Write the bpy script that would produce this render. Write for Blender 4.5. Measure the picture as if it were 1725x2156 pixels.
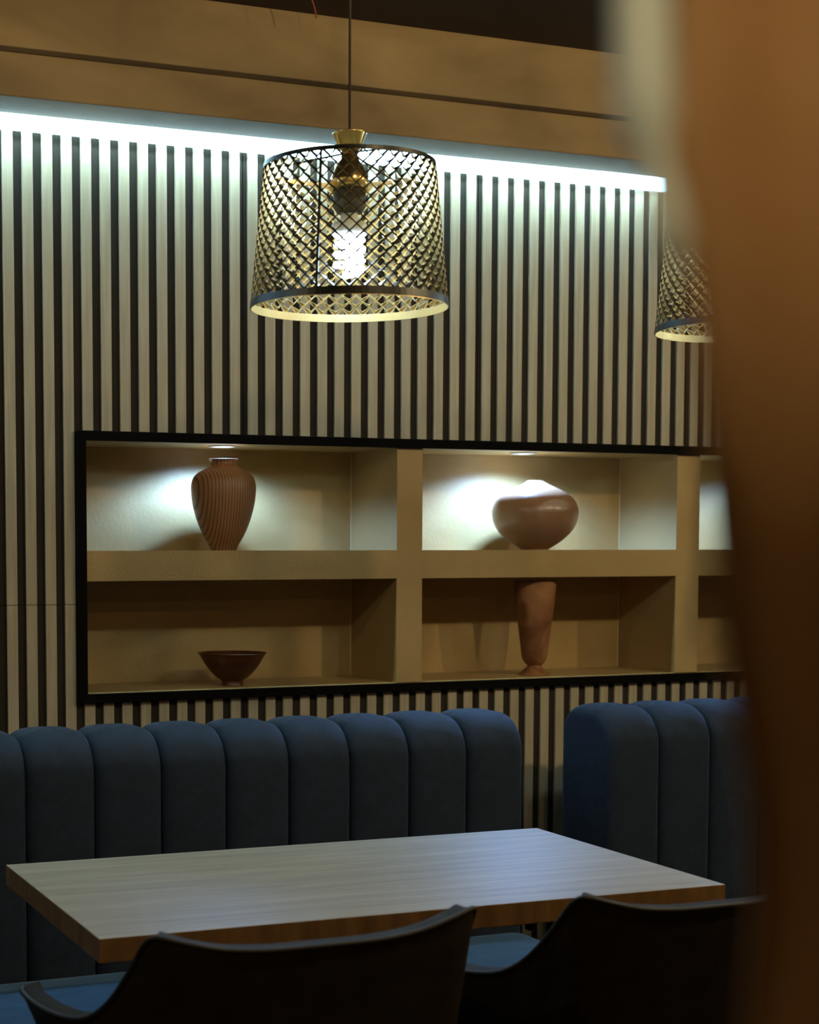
import bpy, bmesh, math, random
from mathutils import Vector, Matrix
random.seed(7)
for o in list(bpy.data.objects): bpy.data.objects.remove(o, do_unlink=True)
C = bpy.context.scene.collection
scene = bpy.context.scene

# ------------------------------------------------------------------ camera
YAW, PITCH, ROLL = .384, -.06864, -.0018
F, CX, CY = 3500.14, 503.93, 1397.81
O = Vector((-1.41693, -3.47431, 1.27907))
FW = Vector((math.sin(YAW)*math.cos(PITCH), math.cos(YAW)*math.cos(PITCH), math.sin(PITCH)))
R0 = Vector((math.cos(YAW), -math.sin(YAW), 0)); U0 = R0.cross(FW)
RT = math.cos(ROLL)*R0+math.sin(ROLL)*U0; UP = -math.sin(ROLL)*R0+math.cos(ROLL)*U0
cd = bpy.data.cameras.new('camera'); cam = bpy.data.objects.new('camera', cd); C.objects.link(cam)
m = Matrix((RT, UP, -FW)).transposed().to_4x4(); m.translation = O; cam.matrix_world = m
cd.sensor_fit = 'VERTICAL'; cd.sensor_height = 36; cd.lens = F/2156*36
cd.shift_x = (862.5-CX)/2156; cd.shift_y = (CY-1078)/2156
cd.clip_start = .02
cd.dof.use_dof = True; cd.dof.focus_distance = 3.15
cd.dof.aperture_fstop = 5.8
scene.camera = cam
scene.view_settings.view_transform = 'Standard'; scene.view_settings.look = 'None'
scene.view_settings.gamma = 1; scene.view_settings.exposure = 0.0
w = bpy.data.worlds.new('world'); scene.world = w; w.use_nodes = True
w.node_tree.nodes['Background'].inputs[0].default_value = (.9, .6, .35, 1)
w.node_tree.nodes['Background'].inputs[1].default_value = .01

# light strengths
LED_POWER = 125.0
LED_COL = (.40, .74, 1.0)
PUCK_W, BULB_STR, DOWN_W = 38.0, 26.0, 31.0
DOWN_COL = (1.0, .78, .42)
PUCK_COL = (.22, .45, 1.0)

# ------------------------------------------------------------------ helpers
def mat(name, col=(.5,.5,.5), rough=.5, metal=0., **k):
    mt = bpy.data.materials.new(name); mt.use_nodes = True
    b = mt.node_tree.nodes['Principled BSDF']
    b.inputs['Base Color'].default_value = (*col, 1); b.inputs['Roughness'].default_value = rough
    b.inputs['Metallic'].default_value = metal
    for kk, v in k.items(): b.inputs[kk.replace('_', ' ')].default_value = v
    return mt
def noise_mat(name, c1, c2, scale=(5,5,5), rough=.6, detail=6, bump=0., bscale=200, lo=.35, hi=.65, dist=0., metal=0., **k):
    mt = mat(name, c1, rough, metal, **k); nt = mt.node_tree; b = nt.nodes['Principled BSDF']
    tc = nt.nodes.new('ShaderNodeTexCoord'); mp = nt.nodes.new('ShaderNodeMapping'); mp.inputs['Scale'].default_value = scale
    n = nt.nodes.new('ShaderNodeTexNoise'); n.inputs['Scale'].default_value = 1; n.inputs['Detail'].default_value = detail
    n.inputs['Distortion'].default_value = dist
    r = nt.nodes.new('ShaderNodeValToRGB'); r.color_ramp.elements[0].position = lo; r.color_ramp.elements[1].position = hi
    r.color_ramp.elements[0].color = (*c1, 1); r.color_ramp.elements[1].color = (*c2, 1)
    nt.links.new(tc.outputs['Object'], mp.inputs[0]); nt.links.new(mp.outputs[0], n.inputs['Vector'])
    nt.links.new(n.outputs['Fac'], r.inputs[0]); nt.links.new(r.outputs[0], b.inputs['Base Color'])
    if bump:
        n2 = nt.nodes.new('ShaderNodeTexNoise'); n2.inputs['Scale'].default_value = bscale; n2.inputs['Detail'].default_value = 4
        bp = nt.nodes.new('ShaderNodeBump'); bp.inputs['Strength'].default_value = bump; bp.inputs['Distance'].default_value = .002
        nt.links.new(tc.outputs['Object'], n2.inputs['Vector']); nt.links.new(n2.outputs['Fac'], bp.inputs['Height'])
        nt.links.new(bp.outputs[0], b.inputs['Normal'])
    return mt
def emis(name, col, s):
    mt = bpy.data.materials.new(name); mt.use_nodes = True; nt = mt.node_tree
    b = nt.nodes['Principled BSDF']; b.inputs['Base Color'].default_value = (.8,.8,.8,1)
    b.inputs['Emission Color'].default_value = (*col, 1); b.inputs['Emission Strength'].default_value = s
    return mt
def link(name, bm, mt, parent=None, smooth=False, bevel=0, mats=None):
    me = bpy.data.meshes.new(name); bm.normal_update(); bm.to_mesh(me); bm.free()
    o = bpy.data.objects.new(name, me); C.objects.link(o)
    for q in (mats or [mt]): me.materials.append(q)
    if smooth:
        for p in me.polygons: p.use_smooth = True
    if bevel:
        b = o.modifiers.new('bevel', 'BEVEL'); b.width = bevel; b.segments = 2; b.limit_method = 'ANGLE'
    if parent: o.parent = parent
    return o
def box(bm, x0, x1, y0, y1, z0, z1):
    v = [bm.verts.new(p) for p in ((x0,y0,z0),(x1,y0,z0),(x1,y1,z0),(x0,y1,z0),(x0,y0,z1),(x1,y0,z1),(x1,y1,z1),(x0,y1,z1))]
    for f in ((0,3,2,1),(4,5,6,7),(0,1,5,4),(1,2,6,5),(2,3,7,6),(3,0,4,7)): bm.faces.new([v[i] for i in f])
def boxes(name, lst, mt, parent=None, bevel=0):
    bm = bmesh.new()
    for b in lst: box(bm, *b)
    return link(name, bm, mt, parent, bevel=bevel)
def grid(bm, pts, closed_u=False, closed_v=False):
    vs = [[bm.verts.new(p) for p in row] for row in pts]
    n, k = len(vs), len(vs[0])
    for i in range(n if closed_u else n-1):
        for j in range(k if closed_v else k-1):
            bm.faces.new((vs[i][j], vs[(i+1) % n][j], vs[(i+1) % n][(j+1) % k], vs[i][(j+1) % k]))
    return vs
def lathe(bm, prof, n=64, cx=0, cy=0):
    rows = []
    for r, z in prof:
        r = max(r, 1e-5)
        rows.append([(cx+r*math.cos(2*math.pi*i/n), cy+r*math.sin(2*math.pi*i/n), z) for i in range(n)])
    grid(bm, rows, closed_v=True)
    bmesh.ops.recalc_face_normals(bm, faces=bm.faces)
def tube(bm, pts, r, n=10, cap=True):
    pts = [Vector(p) for p in pts]; rr = r if isinstance(r, (list, tuple)) else [r]*len(pts)
    rows = []; prev = None
    for i, p in enumerate(pts):
        t = (pts[min(i+1, len(pts)-1)]-pts[max(i-1, 0)]).normalized()
        if prev is None: a = t.orthogonal().normalized()
        else: a = (prev-t*prev.dot(t)).normalized()
        prev = a; b = t.cross(a)
        rows.append([p+rr[i]*(math.cos(2*math.pi*k/n)*a+math.sin(2*math.pi*k/n)*b) for k in range(n)])
    vs = grid(bm, rows, closed_v=True)
    if cap: bm.faces.new(list(reversed(vs[0]))); bm.faces.new(vs[-1])
def smooth_prof(pts, n=6):
    out = []
    for i in range(len(pts)-1):
        p0 = pts[max(i-1, 0)]; p1 = pts[i]; p2 = pts[i+1]; p3 = pts[min(i+2, len(pts)-1)]
        for k in range(n):
            t = k/n
            out.append(tuple(.5*((2*p1[j])+(-p0[j]+p2[j])*t+(2*p0[j]-5*p1[j]+4*p2[j]-p3[j])*t*t+(-p0[j]+3*p1[j]-3*p2[j]+p3[j])*t**3) for j in range(len(p1))))
    out.append(tuple(pts[-1])); return out
def tag(o, label, cat, group=None, kind=None):
    o['label'] = label
    if cat: o['category'] = cat
    if group: o['group'] = group
    if kind: o['kind'] = kind
    return o
def thing(name, label, cat, loc=(0,0,0), rz=0, group=None):
    o = bpy.data.objects.new(name, None); C.objects.link(o); o.location = loc; o.rotation_euler = (0,0,rz)
    o.empty_display_size = .05
    return tag(o, label, cat, group)
def struct(o): o['kind'] = 'structure'; return o
def copy_tree(o, parent=None):
    c = o.copy(); C.objects.link(c); c.parent = parent
    for ch in [x for x in bpy.data.objects if x.parent == o]: copy_tree(ch, c)
    return c

# ------------------------------------------------------------------ materials
def oak(name, c1, c2, axis, rough=.5):
    s = {'z': (90, 90, 4), 'x': (3.5, 45, 45)}[axis]
    return noise_mat(name, c1, c2, s, rough, 5, .15, 300, .3, .7, .6)
M_SLAT = oak('pale_oak_slat', (.33,.265,.155), (.43,.36,.225), 'z', .55)
M_FELT = mat('black_felt', (.020,.013,.0045), .95)
M_PLASTER = noise_mat('ochre_plaster', (.36,.225,.07), (.45,.295,.105), (3,3,4.5), .62, 7, .35, 160, .3, .7, .4)
M_BULK = noise_mat('bulkhead_plaster', (.20,.128,.048), (.43,.29,.13), (2.2,3,6), .7, 6, .3, 140, .3, .7, .5)
M_NICHE = noise_mat('burnished_plaster', (.37,.235,.075), (.48,.325,.125), (4,4,7), .45, 7, .25, 120, .3, .7, .8)
M_BEAD = mat('pale_caulk', (.62,.50,.28), .5)
M_BLACK = mat('black_metal_frame', (.004,.0032,.002), .8); M_BLACK.node_tree.nodes['Principled BSDF'].inputs['Specular IOR Level'].default_value = .05
M_CEIL = mat('dark_brown_ceiling', (.05,.023,.006), .8)
M_FLOOR = noise_mat('dark_floor', (.02,.014,.008), (.035,.024,.014), (2,2,2), .5)
M_ROOM = mat('dim_room_wall', (.22,.15,.08), .8)
M_BLUE = noise_mat('blue_velvet', (.002,.006,.013), (.005,.014,.028), (55,55,55), .85, 8, .5, 700, .3, .7, 0)
M_BLUE.node_tree.nodes['Principled BSDF'].inputs['Sheen Roughness'].default_value = .12
M_BLUE.node_tree.nodes['Principled BSDF'].inputs['Sheen Weight'].default_value = .45
M_BLUE.node_tree.nodes['Principled BSDF'].inputs['Sheen Tint'].default_value = (.30,.55,.92,1)
def velvet_sheen(mt, lo, hi):
    nt = mt.node_tree; b = nt.nodes['Principled BSDF']
    n_ = [q for q in nt.nodes if q.type == 'TEX_NOISE'][0]
    mr = nt.nodes.new('ShaderNodeMapRange'); mr.inputs[1].default_value = .3; mr.inputs[2].default_value = .7
    mr.inputs[3].default_value = lo; mr.inputs[4].default_value = hi
    nt.links.new(n_.outputs['Fac'], mr.inputs[0]); nt.links.new(mr.outputs[0], b.inputs['Sheen Weight'])
velvet_sheen(M_BLUE, .35, 1.0)
M_SEAT = noise_mat('lit_blue_velvet', (.010,.032,.066), (.030,.074,.125), (16,34,20), .85, 9, .5, 700, .3, .7, .3)  # bench velvet again, lightened for the light that falls on the seat
M_SEAT.node_tree.nodes['Principled BSDF'].inputs['Sheen Tint'].default_value = (.20,.40,.70,1)
M_SEAT.node_tree.nodes['Principled BSDF'].inputs['Sheen Weight'].default_value = .6
M_PLINTH = mat('dark_plinth', (.01,.009,.008), .6)
M_TABLE = oak('table_oak', (.24,.20,.13), (.36,.305,.21), 'x', .43)
M_TABEDGE = noise_mat('shaded_edge_oak', (.12,.058,.017), (.19,.10,.034), (40,60,8), .5)  # darker oak for the edge, shade of the front side put into the colour
M_LEATHER = noise_mat('dark_brown_leather', (.018,.012,.007), (.026,.018,.011), (30,30,30), .55, 4, .3, 500)
M_LEATHER.node_tree.nodes['Principled BSDF'].inputs['Specular IOR Level'].default_value = .12
M_PIPE = mat('leather_piping', (.012,.008,.005), .6)
M_BRASS = mat('brass_inner', (.72,.53,.24), .38, .7)
M_GOLD = mat('polished_brass', (.85,.62,.27), .22, 1)
M_BLKSH = mat('black_shade_metal', (.012,.010,.009), .38, .2)
M_GREY = mat('grey_socket', (.05,.045,.04), .5)
M_CORD = mat('cord', (.05,.035,.02), .6)
M_WHITE = mat('white_ceramic', (.8,.82,.85), .4)
M_BULB = emis('fluorescent_tube', (.60,.85,1.0), 60*BULB_STR/16)
M_LED = emis('led_strip_light', LED_COL, LED_POWER)
M_DIFF = emis('led_diffuser', LED_COL, 17)
M_PUCK = emis('puck_light', (.45,.80,1.0), 6)
M_DOWN = emis('downlight_lens', DOWN_COL, 5)
def ribbed_wood():
    mt = mat('striped_wood', (.3,.13,.05), .45); nt = mt.node_tree; b = nt.nodes['Principled BSDF']
    tc = nt.nodes.new('ShaderNodeTexCoord'); mp = nt.nodes.new('ShaderNodeMapping')
    mp.inputs['Rotation'].default_value = (0, math.radians(5), 0); mp.inputs['Scale'].default_value = (1, .25, .12)
    wv = nt.nodes.new('ShaderNodeTexWave'); wv.inputs['Scale'].default_value = 46; wv.inputs['Distortion'].default_value = .5
    wv.inputs['Detail'].default_value = 2; wv.inputs['Detail Scale'].default_value = 1.5
    r = nt.nodes.new('ShaderNodeValToRGB'); r.color_ramp.elements[0].position = .04; r.color_ramp.elements[1].position = .35
    r.color_ramp.elements[0].color = (.13,.055,.02,1); r.color_ramp.elements[1].color = (.37,.17,.065,1)
    nt.links.new(tc.outputs['Object'], mp.inputs[0]); nt.links.new(mp.outputs[0], wv.inputs['Vector'])
    nt.links.new(wv.outputs['Fac'], r.inputs[0]); nt.links.new(r.outputs[0], b.inputs['Base Color'])
    return mt
M_VASE1 = ribbed_wood()
M_VASE2 = noise_mat('smooth_brown_wood', (.26,.135,.065), (.34,.19,.10), (3,3,14), .3, 5, 0, 100, .3, .7, .5)
M_VASE3 = noise_mat('mottled_turned_wood', (.17,.065,.02), (.38,.17,.062), (9,9,10), .42, 6, 0, 100, .38, .6, 1.2)
M_BOWL = noise_mat('dark_red_wood', (.075,.022,.005), (.12,.038,.009), (4,4,30), .3, 5)
M_CURT = noise_mat('rust_brown_cloth', (.38,.20,.075), (.46,.26,.11), (20,20,4), .8, 4)
M_GLINT = mat('pale_edge_glint', (.80,.93,.92), .5)  # pale colour stands for the highlight along the curtain edge

# ------------------------------------------------------------------ setting
P = .6/14
ZT, ZB = 1.517, .967           # niche opening
ZS1, ZS0 = 1.277, 1.211        # shelf
ND = .245                      # niche depth
XL, XR = -.372, 1.97
WY = .012                      # wall face behind slats
ZL = 2.176                     # soffit
struct(boxes('floor', [(-3.6, 4.6, -5.4, .5, -.1, 0)], M_FLOOR))
struct(boxes('ceiling', [(-3.6, 4.6, -5.4, .5, 2.40, 2.5)], M_CEIL))
struct(boxes('wall_front', [(-3.6, XL-.0, WY, .5, 0, 2.4), (XR, 4.6, WY, .5, 0, 2.4), (XL, XR, WY, .5, 0, ZB-.02), (XL, XR, WY, .5, ZT+.02, 2.4), (XL, XR, ND+.02, .5, ZB-.02, ZT+.02)], M_FELT))
struct(boxes('wall_back', [(-3.6, 4.6, -5.5, -5.4, 0, 2.4)], M_ROOM))
struct(boxes('wall_left', [(-3.7, -3.6, -5.4, .5, 0, 2.4)], M_ROOM))
struct(boxes('wall_right', [(4.6, 4.7, -5.4, .5, 0, 2.4)], M_ROOM))
# plaster bulkhead above the wall: lower board with a soffit, a shadow gap, and a deeper upper board
struct(boxes('trim_1', [(-3.6, 4.6, -.19, -.06, ZL, 2.262), (-3.6, 4.6, -.16, -.06, 2.262, 2.40)], M_BULK, bevel=.003))
struct(boxes('trim_2', [(-3.6, 4.6, -.222, -.161, 2.2625, 2.40)], M_BULK, bevel=.002))

# ------------------------------------------------------------------ slat panels
def slat_piece(k0, k1, z0, z1, label, cuts=()):
    """panel covering grooves k0..k1; cuts = list of (kfrom, kto, zlo, zhi) replaced ranges"""
    t = thing('slat_panel', label, 'wall panel', (k0*P, 0, z0), 0, 'slatted oak wall panels')
    bm = bmesh.new(); bf = bmesh.new()
    for k in range(k0, k1):
        a, b = z0, z1
        for (ka, kb, zl, zh) in cuts:
            if ka <= k < kb: a, b = zl, zh
        xa, xb = (k*P+.0097)-k0*P, ((k+1)*P-.0097)-k0*P
        box(bm, xa, xb, 0, .007, a-z0, b-z0)
        fa = k*P-k0*P+(.0012 if k == k0 else 0); fb = (k+1)*P-k0*P-(.0012 if k == k1-1 else 0)
        box(bf, fa, fb, .007, .0118, a-z0, b-z0)
    link('slats', bm, M_SLAT, t, bevel=.0006)
    link('felt_backing', bf, M_FELT, t)
    return t
FT, FB = 1.530, .950
HI = 2.158
slat_piece(-28, -14, 0, HI, 'pale oak slatted panel beyond the left edge of the picture')
slat_piece(-14, 0, 1.1615, HI, 'slatted oak panel left of the pendant lamp, running down beside the niche frame', [(-9, 0, FT, HI)])
slat_piece(-14, 0, 0, 1.1605, 'slatted oak panel below the niche corner at far left, behind the blue bench', [(-9, 0, 0, FB)])
slat_piece(0, 14, FT, HI, 'slatted oak panel above the niche, directly behind the pendant lamp')
slat_piece(0, 14, 0, FB, 'slatted oak panel below the niche, behind the middle of the long bench')
slat_piece(14, 28, FT, HI, 'slatted oak panel above the niche, right of the pendant lamp')
slat_piece(14, 28, 0, FB, 'slatted oak panel below the niche, seen in the gap between the two benches')
slat_piece(28, 42, FT, HI, 'slatted oak panel above the niche, hidden by the blurred curtain', [(46-28+28, 60, 0, 0)])
slat_piece(28, 42, 0, FB, 'slatted oak panel low on the wall behind the right bench')

# ------------------------------------------------------------------ plastered niche unit
n = thing('display_niche', 'ochre plastered wall niche of open compartments holding wooden vases and a bowl', 'niche', (0, 0, ZB))
def npart(name, lst, m_=M_NICHE, bevel=.004):
    return boxes(name, [(a,b,c,d,e-ZB,f-ZB) for a,b,c,d,e,f in lst], m_, n, bevel)
npart('back_panel', [(XL, XR, ND, ND+.019, ZB-.019, ZT+.019)])
npart('soffit', [(XL, XR, .001, ND, ZT, ZT+.019)])
npart('niche_floor', [(XL, XR, .001, ND, ZB-.019, ZB)])
npart('shelf', [(XL, XR, 0, ND, ZS0, ZS1)], M_PLASTER, 0)
for x0, x1 in ((.385, .452), (1.173, 1.243)):
    npart('divider', [(x0, x1, 0, ND, ZB, ZS0), (x0, x1, 0, ND, ZS1, ZT)], M_PLASTER, 0)
    npart('corner_bead', [(x0-.0022, x0+.0002, ND-.0022, ND, ZB+.0005, ZS0-.0005), (x0-.0022, x0+.0002, ND-.0022, ND, ZS1+.0005, ZT-.0005)], M_BEAD, .0008)
npart('side_cheek', [(XL-.0195, XL, .0125, ND, ZB-.019, ZT+.019)]); npart('side_cheek', [(XR, XR+.0195, .0125, ND, ZB-.019, ZT+.019)])
# black frame around the niche (mitred)
fr = thing('niche_frame', 'slim black mitred metal frame around the plastered wall niche', 'frame', (0, 0, FB))
def rail(name, p):   # p = outer a, outer b, inner b, inner a in (x, z)
    bm = bmesh.new(); f = [bm.verts.new((x, -.013, z-FB)) for x, z in p]; g = [bm.verts.new((x, -.0003, z-FB)) for x, z in p]
    bm.faces.new(f); bm.faces.new(list(reversed(g)))
    for i in range(4): bm.faces.new((f[i], g[i], g[(i+1) % 4], f[(i+1) % 4]))
    bmesh.ops.recalc_face_normals(bm, faces=bm.faces)
    return link(name, bm, M_BLACK, fr, bevel=.0012)
xo0, xo1, xi0, xi1 = -.3915, 1.991, XL-.0005, XR
zo0, zo1, zi0, zi1 = .946, 1.5355, .9655, 1.5145
rail('top_rail', [(xo0, zo1), (xo1, zo1), (xi1, zi1), (xi0, zi1)])
rail('bottom_rail', [(xo0, zo0), (xo1, zo0), (xi1, zi0), (xi0, zi0)])
rail('side_rail', [(xo0, zo0), (xo0, zo1), (xi0, zi1), (xi0, zi0)])
rail('side_rail', [(xo1, zo0), (xo1, zo1), (xi1, zi1), (xi1, zi0)])

# ------------------------------------------------------------------ LED strip in the slot
t = thing('led_strip', 'glowing cool white light strip hidden in the slot above the slatted wall', 'light strip', (0, -.0535, 2.186))
boxes('channel', [(-2.6, 1.12, -.006, .006, .0045, .012)], M_WHITE, t)
boxes('led_tape', [(-2.6, 1.115, -.005, .006, 0, .0043)], M_LED, t)
boxes('diffuser', [(-2.6, 1.13, .0335, .0645, -.027, -.0075), (-2.6, 1.13, .0475, .0645, -.0075, .012)], M_DIFF, t, .003)

# niche spotlights
def puck(x, label):
    t = thing('recessed_spotlight', label, 'spotlight', (x, .105, ZT), 0, 'spotlights in the niche soffit')
    bm = bmesh.new(); lathe(bm, [(.022,-.0002), (.033,-.0002), (.034,-.0022), (.0225,-.0035), (.022,-.0002)], 40); link('trim_ring', bm, M_WHITE, t, True)
    bm = bmesh.new(); lathe(bm, [(0,-.0016), (.0215,-.0016), (.0215,-.0004), (0,-.0004)], 40); link('lens', bm, M_PUCK, t)
    l = bpy.data.lights.new('spot', 'SPOT'); l.energy = PUCK_W; l.color = PUCK_COL; l.spot_size = math.radians(155); l.spot_blend = .55; l.shadow_soft_size = .016
    lo = bpy.data.objects.new('spot', l); C.objects.link(lo); lo.parent = t; lo.location = (0, 0, -.006)
puck(-.012, 'lit round spotlight in the niche soffit above the striped urn vase')
puck(.79, 'lit round spotlight in the niche soffit above the round squat vase')
puck(1.60, 'lit spotlight in the rightmost niche compartment behind the curtain')

# ------------------------------------------------------------------ turned wood pieces
def lathed(name, label, cat, x, y, z, prof, mt, n_=72):
    bm = bmesh.new(); lathe(bm, prof, n_); bmesh.ops.remove_doubles(bm, verts=bm.verts, dist=2e-5)
    o = link(name, bm, mt, None, True); o.location = (x, y, z); return tag(o, label, cat)
k = .4406*.001092
out = [(0,0),(58,0),(61,2),(72,26),(101,77),(126,137),(141,187),(151,237),(155.5,287),(153,320),(143,347),(120,370),(92,384),(70,397),(61,408),(60,420),(66,428),(70.5,432)]
prof = smooth_prof(out, 5)+[(68*1.,434),(58,428),(52,410),(56,396)]+[(100,375),(130,340),(142,290),(120,160),(50,12),(0,10)]
lathed('urn_vase', 'striped brown wooden urn vase with narrow neck and flared rim', 'vase', -.015, .09, ZS1+.0003, [(r*k, z*k) for r, z in prof], M_VASE1)
k = .4174*.00118
out = [(0,0),(64,0),(68,2),(80,10),(112,29),(150,58),(181,90),(201,122),(212,155),(216,188),(212,215),(201,240),(181,265),(150,288),(110,309),(72,326),(52,337),(44,343),(42,346)]
prof = smooth_prof(out, 5)+[(39,347),(34,343),(34,330),(60,318),(140,280),(190,220),(195,180),(170,100),(70,15),(0,12)]
lathed('squat_vase', 'smooth brown squat round vase with tiny neck, top brightly lit', 'vase', .8158, .09, ZS1+.0003, [(r*k, z*k) for r, z in prof], M_VASE2)
k = .4174*.001178
out = [(0,0),(76,0),(77,5),(68,14),(48,32),(36,44),(37,50),(48,60),(59,78),(66,105),(71,150),(84,250),(96,350),(106,462),(107,468)]
prof = smooth_prof(out, 5)+[(103,470),(99,464),(88,350),(75,250),(60,130),(30,75),(0,70)]
lathed('footed_vase', 'tall tapered mottled wooden vase on small round foot, below the squat vase', 'vase', .809, .075, ZB+.0003, [(r*k, z*k) for r, z in prof], M_VASE3)
k = .4406*.001091
out = [(0,0),(51,0),(53,4),(51,18),(57,26),(84,46),(112,76),(134,105),(149,132),(160,150),(166,153)]
prof = smooth_prof(out, 5)+[(165,157),(156,155),(143,138),(125,105),(100,76),(70,52),(30,38),(0,36)]
lathed('wooden_bowl', 'small dark reddish wooden bowl in the lower left niche compartment', 'bowl', .0, .075, ZB+.0003, [(r*k, z*k) for r, z in prof], M_BOWL)

# ------------------------------------------------------------------ benches
BY0, BY1, BZ = -.41, -.20, .928
def back_path(off=0.):
    """(y, z) from bottom front over the top to bottom back, with inward normals"""
    pts = []; rf, rb = .085, .07
    for i in range(9): pts.append((BY0, .44+(BZ-rf-.44)*i/8, 0, -1.))
    for i in range(1, 13):
        a = i/12*math.pi/2; pts.append((BY0+rf-rf*math.cos(a), BZ-rf+rf*math.sin(a), 0, 0))
    for i in range(0, 10):
        a = i/9*math.pi/2; pts.append((BY1-rb+rb*math.sin(a), BZ-rb+rb*math.cos(a), 0, 0))
    for i in range(1, 4): pts.append((BY1, BZ-rb-(BZ-rb-.44)*i/3, 0, 0))
    res = []
    for i, (y, z, _, _) in enumerate(pts):
        y0, z0 = pts[max(i-1,0)][:2]; y1, z1 = pts[min(i+1, len(pts)-1)][:2]
        ty, tz = y1-y0, z1-z0; L = math.hypot(ty, tz)
        ny, nz = tz/L, -ty/L
        res.append((y+ny*off, z+nz*off))
    return res
def channel_mesh(w_, r=.030):
    bm = bmesh.new(); rows = []; N = 22
    for i in range(N+1):
        u = math.sin((-1+2*i/N)*math.pi/2); d = r*(1-(max(0, 1-abs(u)**3.0))**(1/3.0))
        rows.append([(u*w_/2, y, z) for y, z in back_path(d)])
    vs = grid(bm, rows); bm.faces.new(vs[0]); bm.faces.new(list(reversed(vs[-1])))
    bmesh.ops.recalc_face_normals(bm, faces=bm.faces)
    me = bpy.data.meshes.new('back_channel'); bm.to_mesh(me); bm.free(); me.materials.append(M_BLUE)
    for p in me.polygons: p.use_smooth = len(p.vertices) == 4
    return me
def bench(x0, widths, label):
    t = thing('channel_tufted_bench', label, 'bench', (x0, 0, 0))
    x = 0; cache = {}
    for w_ in widths:
        if w_ not in cache: cache[w_] = channel_mesh(w_-.0006)
        o = bpy.data.objects.new('back_channel', cache[w_]); C.objects.link(o); o.parent = t; o.location = (x+w_/2, 0, 0); x += w_
    L = x
    # seat cushion, rounded in plan and section
    bm = bmesh.new(); rows = []; x0_, x1_, y0_, y1_ = .004, L-.004, -.90, BY0+.004
    cx_, cy_ = (x0_+x1_)/2, (y0_+y1_)/2; hx, hy = (x1_-x0_)/2, (y1_-y0_)/2
    def ring(ins, z, rc=.05):
        pts = []; a_, b_ = hx-ins, hy-ins; rc = max(rc-ins, .006)
        for q, (sx, sy) in enumerate(((1,1),(-1,1),(-1,-1),(1,-1))):
            for i in range(9):
                an = q*math.pi/2+i/8*math.pi/2
                pts.append((cx_+sx*(a_-rc)+rc*math.cos(an), cy_+sy*(b_-rc)+rc*math.sin(an), z))
        return pts
    for ins, z in ((.012,.33),(.003,.335),(0,.345),(0,.425),(.003,.44),(.012,.452),(.025,.4585),(.05,.461),(.12,.462)): rows.append(ring(ins, z))
    vs = grid(bm, rows, closed_v=True); bm.faces.new(list(reversed(vs[0]))); bm.faces.new(vs[-1])
    bmesh.ops.recalc_face_normals(bm, faces=bm.faces)
    link('seat_cushion', bm, M_SEAT, t, True)
    boxes('plinth', [(.03, L-.03, -.84, -.22, 0, .3295), (.03, L-.03, BY0+.01, -.22, .3295, .4395)], M_PLINTH, t, .004)
    return t
bench(.488-13*.1376, [.1376]*13, 'long blue velvet channel-backed bench at left, behind the oak table')
bench(.704, [.139]*9, 'blue velvet channel-backed bench at right, separated by a gap from the long one')

# ------------------------------------------------------------------ table
t = thing('dining_table', 'rectangular pale oak dining table with thick edge in front of the blue bench', 'table', (-.238, -1.056, 0), -.0234)
HX, HY = .513, .287
BRX, BRY = 0.165, -0.275
bm = bmesh.new(); box(bm, -HX, HX, -HY, HY, .7155, .75); bm.faces.ensure_lookup_table()
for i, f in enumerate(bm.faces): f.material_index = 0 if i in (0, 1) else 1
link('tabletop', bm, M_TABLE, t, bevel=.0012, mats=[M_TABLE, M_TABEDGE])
boxes('mounting_plate', [(-.20, .20, -.12, .12, .7085, .7152)], M_BLACK, t, .001)
bm = bmesh.new(); lathe(bm, [(0,.7083),(.045,.7083),(.045,.70),(.032,.69),(.032,.03),(.04,.022),(.20,.012),(.215,.006),(.215,0),(0,0)], 48); link('pedestal', bm, M_BLACK, t, True)
boxes('glide_bracket', [(BRX-.0045, BRX+.0045, BRY-.006, BRY+.006, .7035, .7152)], M_BLACK, t, .001)

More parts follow.
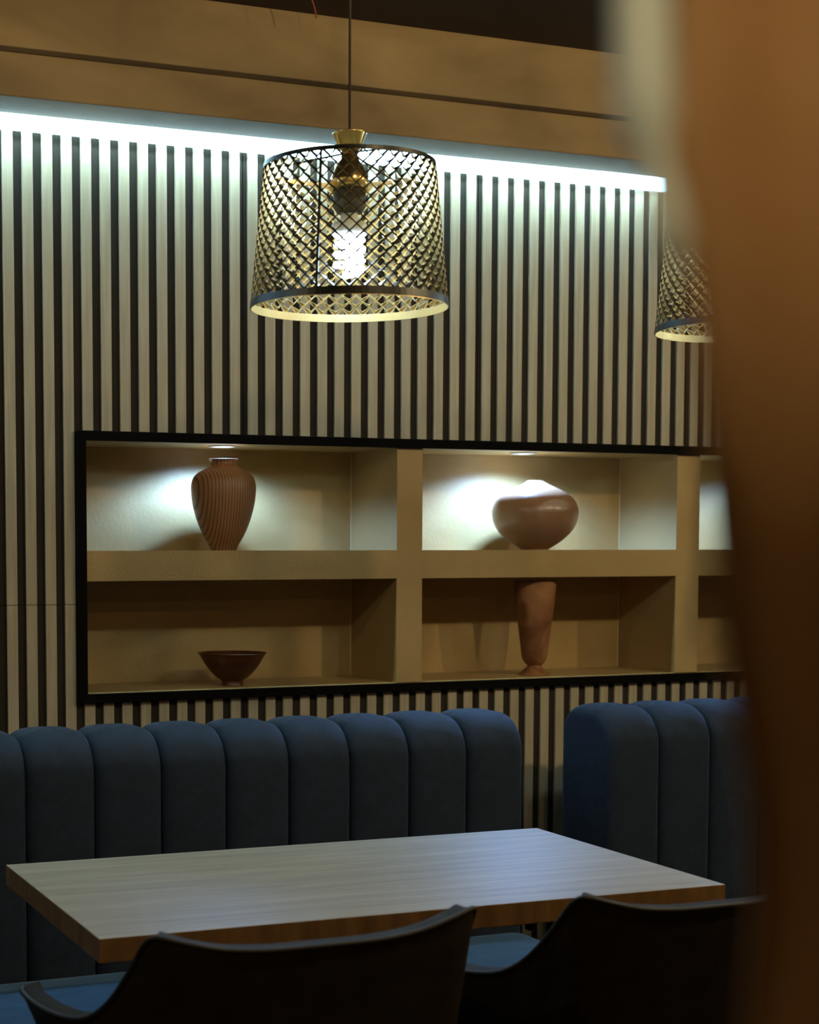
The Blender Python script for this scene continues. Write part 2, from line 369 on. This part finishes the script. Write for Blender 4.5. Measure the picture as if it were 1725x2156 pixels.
# ------------------------------------------------------------------ pendant lamps
RB, RTP, HS = .158, .136, .226     # bottom radius, top radius, height
def make_pendant(loc, label):
    t = thing('pendant_lamp', label, 'pendant lamp', loc, 0, 'black and brass pendant lamps over the tables')
    # local z = 0 at bottom rim
    zc = 2.40-loc[2]
    bm = bmesh.new(); tube(bm, [(0,0,.272), (0,0,zc-.02)], .0022, 8); link('cord', bm, M_CORD, t, True)
    bm = bmesh.new(); lathe(bm, [(0,zc-.03), (.02,zc-.03), (.045,zc-.012), (.048,zc-.0005), (0,zc-.0005)], 36); link('ceiling_rose', bm, M_BLKSH, t, True)
    bm = bmesh.new(); lathe(bm, [(0,.2495),(.0155,.2495),(.0165,.2505),(.0265,.2735),(.0275,.275),(.0262,.2752),(.024,.2735),(.010,.262),(0,.261)], 40); link('brass_cone', bm, M_GOLD, t, True)
    bm = bmesh.new(); lathe(bm, [(0,.2487),(.013,.2487),(.013,.236),(.020,.226),(.030,.205),(.031,.187),(.028,.187),(0,.190)], 40); link('lamp_holder', bm, M_GOLD, t, True)
    bm = bmesh.new(); lathe(bm, [(0,.1865),(.026,.1865),(.0262,.160),(.020,.150),(0,.150)], 40); link('socket', bm, M_GREY, t, True)
    # spider: ring with three arms
    bm = bmesh.new()
    for q in range(3):
        a = math.radians(30+120*q); tube(bm, [(.012*math.cos(a), .012*math.sin(a), .243), ((RTP-.001)*math.cos(a), (RTP-.001)*math.sin(a), .2225)], .0016, 6)
    link('spider', bm, M_BLKSH, t, True)
    # bulb
    bm = bmesh.new(); lathe(bm, [(0,.1495),(.014,.1495),(.0145,.140),(.027,.134),(.029,.128),(.029,.118),(.022,.112),(0,.112)], 40)
    b = link('bulb', bm, M_WHITE, t, True)
    bm = bmesh.new(); pts = []
    for i in range(141):
        a = i/140*3.25*2*math.pi; pts.append((.0205*math.cos(a), .0205*math.sin(a), .108-.052*i/140))
    tube(bm, pts, .0054, 10); tube(bm, [(.0215,0,.1118),(.0205,0,.106)], .006, 10)
    tube(bm, [(0,0,.1118),(0,0,.056),(0,-.0205,.056)], .006, 10)
    link('glowing_spiral', bm, M_BULB, b, True)
    # shade lattice
    NC, NR = 42, 10
    zlo, zhi = .012, HS-.0062
    def S(th, z, dr=0.):
        r = RB+(RTP-RB)*z/HS+dr; return (r*math.cos(th), r*math.sin(th), z)
    bm = bmesh.new(); dth = 2*math.pi/NC; dz = (zhi-zlo)/NR
    def clampz(z): return min(max(z, zlo-.002), zhi+.002)
    def ringcell(c, z):
        w2, h2 = dth/2, dz/2
        k1 = .90
        outer = [(c, z+h2), (c-w2, z), (c, z-h2), (c+w2, z)]
        inner = [(c, z+h2*k1), (c-w2*k1, z+.0003), (c-w2*.16, z-h2*(k1-.15)), (c, z-h2*(k1-.02)), (c+w2*.16, z-h2*(k1-.15)), (c+w2*k1, z+.0003)]
        if z+h2 > zhi+1e-6:   # lower half only
            outer = [None, (c-w2, z), (c, z-h2), (c+w2, z)]
            inner = [None, (c-w2*.70, z-.0), (c-w2*.16, z-h2*(k1-.15)), (c, z-h2*(k1-.02)), (c+w2*.16, z-h2*(k1-.15)), (c+w2*.70, z-.0)]
        if z-h2 < zlo-1e-6:
            outer = [(c, z+h2), (c-w2, z), None, (c+w2, z)]
            inner = [(c, z+h2*k1), (c-w2*.70, z), None, None, None, (c+w2*.70, z)]
        V = lambda p, dr=0.: bm.verts.new(S(p[0], p[1], dr))
        o_ = [V(p) if p else None for p in outer]; i_ = [V(p, .0006) if p else None for p in inner]
        T, L, B, R = o_; t_, l_, bl, bb, br, r_ = i_
        if T: bm.faces.new((T, L, l_, t_)); bm.faces.new((R, T, t_, r_))
        if B:
            bm.faces.new((L, B, bl, l_)) ; bm.faces.new((B, bb, bl)); bm.faces.new((B, br, bb)); bm.faces.new((B, R, r_, br))
            # folded lip along the two lower sides, turned inwards
            lip = []
            for p, e in zip(inner[1:], (.15, 1, 1.1, 1, .15)):
                lip.append(V((p[0]+(c-p[0])*.30*e, p[1]+.0027*e), -.0080*e))
            seq = [l_, bl, bb, br, r_]
            for q in range(4): bm.faces.new((seq[q], seq[q+1], lip[q+1], lip[q]))
    for row in range(NR*2+1):
        z = zlo+row*dz/2
        for c in range(NC):
            ringcell((c+.5*(row % 2))*dth, z)
    bmesh.ops.remove_doubles(bm, verts=bm.verts, dist=2e-5)
    bmesh.ops.recalc_face_normals(bm, faces=bm.faces)
    # make normals point outwards as a whole
    s_ = sum(f.normal.dot(Vector((f.calc_center_median().x, f.calc_center_median().y, 0))) for f in bm.faces)
    if s_ < 0: bmesh.ops.reverse_faces(bm, faces=bm.faces)
    sh = link('lamp_shade', bm, M_BLKSH, t, False, mats=[M_BLKSH, M_BRASS])
    so = sh.modifiers.new('solidify', 'SOLIDIFY'); so.thickness = .0008; so.offset = -1; so.material_offset = 1; so.material_offset_rim = 1
    def band(name, za, zb_, e=.0008):
        bm = bmesh.new(); n_ = 96; rows = []
        for z, dr in ((za, e), (zb_, e), (zb_, -.0002), (za, -.0002)): rows.append([S(2*math.pi*i/n_, z, dr) for i in range(n_)])
        grid(bm, rows, closed_u=True, closed_v=True); bm.normal_update(); bm.faces.ensure_lookup_table()
        bmesh.ops.recalc_face_normals(bm, faces=bm.faces)
        return link(name, bm, M_BLKSH, sh, False)
    def liner(name, za, zb_):
        bm = bmesh.new(); n_ = 96; rows = []
        for z, dr in ((za, -.0003), (zb_, -.0003), (zb_, -.0016), (za, -.0016)): rows.append([S(2*math.pi*i/n_, z, dr) for i in range(n_)])
        grid(bm, rows, closed_u=True, closed_v=True); bmesh.ops.recalc_face_normals(bm, faces=bm.faces)
        return link(name, bm, M_BRASS, sh, False)
    band('bottom_band', .0012, .0125); band('top_band', HS-.0065, HS)
    liner('bottom_brass_edge', 0, .0125); liner('top_brass_edge', HS-.0065, HS)
    bm = bmesh.new(); a0 = math.radians(226)
    rows = [[S(a0+da, z, dr) for (da, dr) in ((-.012,-.0010),(.012,-.0010),(.012,.0018),(-.012,.0018))] for z in (.004, .08, .15, HS-.002)]
    vs = grid(bm, rows, closed_v=True); bm.faces.new(vs[0]); bm.faces.new(list(reversed(vs[-1]))); bmesh.ops.recalc_face_normals(bm, faces=bm.faces)
    link('seam_strip', bm, M_BLKSH, sh)
    return t
LAMP = make_pendant((-.247, -1.05, 1.662), 'lit black and brass lattice pendant lamp hanging over the oak table')
L2 = copy_tree(LAMP); L2.location = (.533, -1.05, 1.662)
L2['label'] = 'lattice pendant lamp at right, half hidden behind the blurred brown curtain'

for lx, ll in ((-1.03, 'lattice pendant lamp beyond the left edge of the picture'), (1.313, 'third lattice pendant lamp of the row, behind the curtain'), (2.09, 'rightmost lattice pendant lamp of the row, behind the curtain')):
    L3 = copy_tree(LAMP); L3.location = (lx, -1.05, 1.662); L3['label'] = ll

# thin loose wire  at the ceiling
bm = bmesh.new(); tube(bm, [(.020,-.315,2.399),(.026,-.315,2.385),(.0305,-.315,2.37),(.032,-.315,2.360)], .0016, 8)
tag(link('loose_wire', bm, mat('red_wire', (.45,.10,.06), .5), None, True), 'thin reddish loose wire hanging from the dark ceiling beside the lamp cord', 'wire')

# ------------------------------------------------------------------ armchairs
def make_chair(loc, rz, label):
    t = thing('armchair', label, 'chair', loc, rz, 'dark leather armchairs at the oak table')
    half = [(0,0,.806,1.),(.07,.002,.806,1.),(.13,.006,.811,1.),(.180,.010,.823,1.),(.209,.018,.830,1.),(.219,.032,.820,1.),(.226,.06,.785,.9),(.240,.10,.738,.7),(.253,.145,.708,.5),(.264,.20,.694,.35),(.273,.26,.688,.25),(.278,.32,.686,.2),(.279,.365,.688,.2),(.272,.385,.690,.2)]
    hp = smooth_prof(half, 3)
    prof = [(-x, y, z, l) for x, y, z, l in reversed(hp[1:])]+hp
    rows_top = []
    bm = bmesh.new(); rows = []
    for x, y, z, l in prof:
        row = []
        for j in range(11):
            v = j/10
            zz = .40+(z-.40)*v
            # plan shrinks towards the seat; the back leans
            fl = 1-l; kx = (.80-.22*fl)+(.20+.22*fl)*v**(.7+.5*fl)
            yy = (y+.04)*(.86+.14*v)+.02+(.075*(1-v)*l if l > .5 else .075*(1-v)*l)-.06*v*0
            row.append((x*kx, yy-.06, zz))
        rows.append(row); rows_top.append(row[-1])
    grid(bm, rows); bmesh.ops.recalc_face_normals(bm, faces=bm.faces)
    f = max(bm.faces, key=lambda q: -q.calc_center_median().y)
    if f.normal.y > 0: bmesh.ops.reverse_faces(bm, faces=bm.faces)
    sh = link('shell', bm, M_LEATHER, t, True)
    so = sh.modifiers.new('solidify', 'SOLIDIFY'); so.thickness = .024; so.offset = -1
    bv = sh.modifiers.new('bevel', 'BEVEL'); bv.width = .008; bv.segments = 3; bv.limit_method = 'ANGLE'
    bm = bmesh.new(); tube(bm, [Vector(p)+Vector((0,0,.0015)) for p in rows_top], .0035, 8); link('piping', bm, M_PIPE, sh, True)
    # inner pad of the backrest, slightly lower than the shell
    bm = bmesh.new(); rows = []
    for z, s in ((.385,.88),(.395,.97),(.41,1.),(.445,1.),(.462,.97),(.468,.85)):
        rows.append([(.195*s*math.copysign(abs(math.cos(a))**.6, math.cos(a)), .215+.205*s*math.copysign(abs(math.sin(a))**.6, math.sin(a)), z) for a in [2*math.pi*i/40 for i in range(40)]])
    vs = grid(bm, rows, closed_v=True); bm.faces.new(list(reversed(vs[0]))); bm.faces.new(vs[-1])
    bmesh.ops.recalc_face_normals(bm, faces=bm.faces)
    link('seat_cushion', bm, M_LEATHER, t, True)
    for sx in (-1, 1):
        for (ya, yb) in ((.09, .03), (.33, .40)):
            bm = bmesh.new(); tube(bm, [(sx*.12, ya, .386), (sx*.20, yb, 0.0)], [.014, .008], 12); link('leg', bm, M_BLACK, t, True)
    return t
ch = make_chair((-.588, -1.70, 0), 0, 'dark brown leather armchair at left, back to the viewer, arm tip showing')
c2 = copy_tree(ch); c2.location = (-.005, -1.70, 0)
c2['label'] = 'dark leather armchair at right, partly hidden by the blurred curtain'

# ------------------------------------------------------------------ curtain close to the camera
DC = .31
ob = [(-900,1425),(0,1425),(150,1425),(300,1407),(400,1425),(500,1445),(600,1458),(900,1478),(1100,1500),(1300,1516),(1500,1545),(1700,1582),(1900,1592),(2156,1570),(3200,1560)]
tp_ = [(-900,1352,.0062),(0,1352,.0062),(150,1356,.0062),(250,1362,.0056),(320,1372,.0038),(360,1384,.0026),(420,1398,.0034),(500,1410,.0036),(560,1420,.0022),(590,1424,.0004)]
def edge_px(y):
    for (a, b), (c, d) in zip(ob, ob[1:]):
        if a <= y <= c: s = (y-a)/(c-a); return b+(d-b)*s
    return ob[0][1] if y < ob[0][0] else ob[-1][1]
def at(px, py, d): return O+d*(FW+RT*(px-CX)/F-UP*(py-CY)/F)
t = thing('curtain', 'blurred rust brown curtain hanging close to the viewer along the right side', 'curtain', (at(1700,1000,DC).x, at(1700,1000,DC).y, 0))
bm = bmesh.new(); rows = []
Rh = Vector((math.cos(YAW), -math.sin(YAW), 0)); Fh = Vector((math.sin(YAW), math.cos(YAW), 0))
NV, NU = 240, 60
edge_pts = []
zs = [.03+(2.39-.03)*i/NV for i in range(NV+1)]
for z in zs:
    py = CY-(z-O.z-DC*FW.z)/DC*F/UP.z if True else 0
    py = max(-900, min(3200, py))
    dd = DC+.10*(1-math.exp(-((z-1.305)/.12)**2))
    py = max(-900, min(3200, CY-(z-O.z-dd*FW.z)/dd*F/UP.z))
    e = at(edge_px(py), py, dd); e = Vector((e.x, e.y, z))
    row = []
    for j in range(NU+1):
        s = j/NU; x = .50*s
        fold = .010*math.sin(s*38+.4*math.sin(z*3))*min(1, s*14)+.004*math.sin(s*90+z*2)*min(1, s*8)
        p = e+Rh*x+Fh*(fold+.004*(1-math.exp(-s*40)))
        row.append(p-Vector(t.location))
    rows.append(row); edge_pts.append(e-Vector(t.location))
grid(bm, rows)
cu = link('cloth', bm, M_CURT, t, True)
so = cu.modifiers.new('solidify', 'SOLIDIFY'); so.thickness = .0025; so.offset = 0
# blurred highlight on the upper leading edge, put in as a pale tube
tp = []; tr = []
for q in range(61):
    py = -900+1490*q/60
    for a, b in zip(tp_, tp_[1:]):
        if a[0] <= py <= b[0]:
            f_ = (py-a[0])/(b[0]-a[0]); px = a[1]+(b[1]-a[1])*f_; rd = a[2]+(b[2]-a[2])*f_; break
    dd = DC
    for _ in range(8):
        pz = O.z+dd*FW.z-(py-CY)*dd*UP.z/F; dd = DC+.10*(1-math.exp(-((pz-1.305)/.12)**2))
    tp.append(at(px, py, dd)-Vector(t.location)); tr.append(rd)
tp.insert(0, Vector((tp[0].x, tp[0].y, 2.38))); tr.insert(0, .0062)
bm = bmesh.new(); tube(bm, tp, tr, 14); link('edge_highlight', bm, M_GLINT, t, True)
bm = bmesh.new(); tube(bm, [(-.02*Rh.x, -.02*Rh.y, 2.385), tuple(Vector((0,0,2.385))+Rh*.54)], .008, 10)
link('rod', bm, M_BLACK, t, True)

# ------------------------------------------------------------------ ceiling downlights
def downlight(x, y, en, label, col=DOWN_COL):
    t = thing('ceiling_lamp', label, 'ceiling lamp', (x, y, 2.40), 0, 'small opal ceiling lamps')
    bm = bmesh.new(); lathe(bm, [(0,-.0003),(.045,-.0003),(.045,-.022),(.041,-.024),(0,-.024)], 32); link('base', bm, M_BLACK, t, True)
    bm = bmesh.new(); lathe(bm, [(0,-.0243),(.038,-.0243),(.040,-.034),(.035,-.050),(.02,-.060),(0,-.063)], 32); link('opal_dome', bm, M_DOWN, t, True)
    l = bpy.data.lights.new('point', 'POINT'); l.energy = en; l.color = col; l.shadow_soft_size = .03
    lo = bpy.data.objects.new('point', l); C.objects.link(lo); lo.parent = t; lo.location = (0, 0, -.105)
for x, nm, kk in ((-.1,'leftmost',.4), (1.1,'second',1.15), (2.3,'third',1.15)):
    downlight(x, -2.2, DOWN_W*kk, nm+' opal lamp of the ceiling row in front of the tables')
downlight(-2.5, -1.5, DOWN_W*.38, 'small opal ceiling lamp far left of the table, beyond the picture edge')
downlight(-.5, -4.9, 9, 'unseen fill lamp added near the back wall of the room')  # added fill that lifts the chair backs and lower curtain
downlight(-1.27, -3.40, 13, 'unseen lamp added above the curtain to light its upper part')  # invented overhead source, brightens the top of the curtain
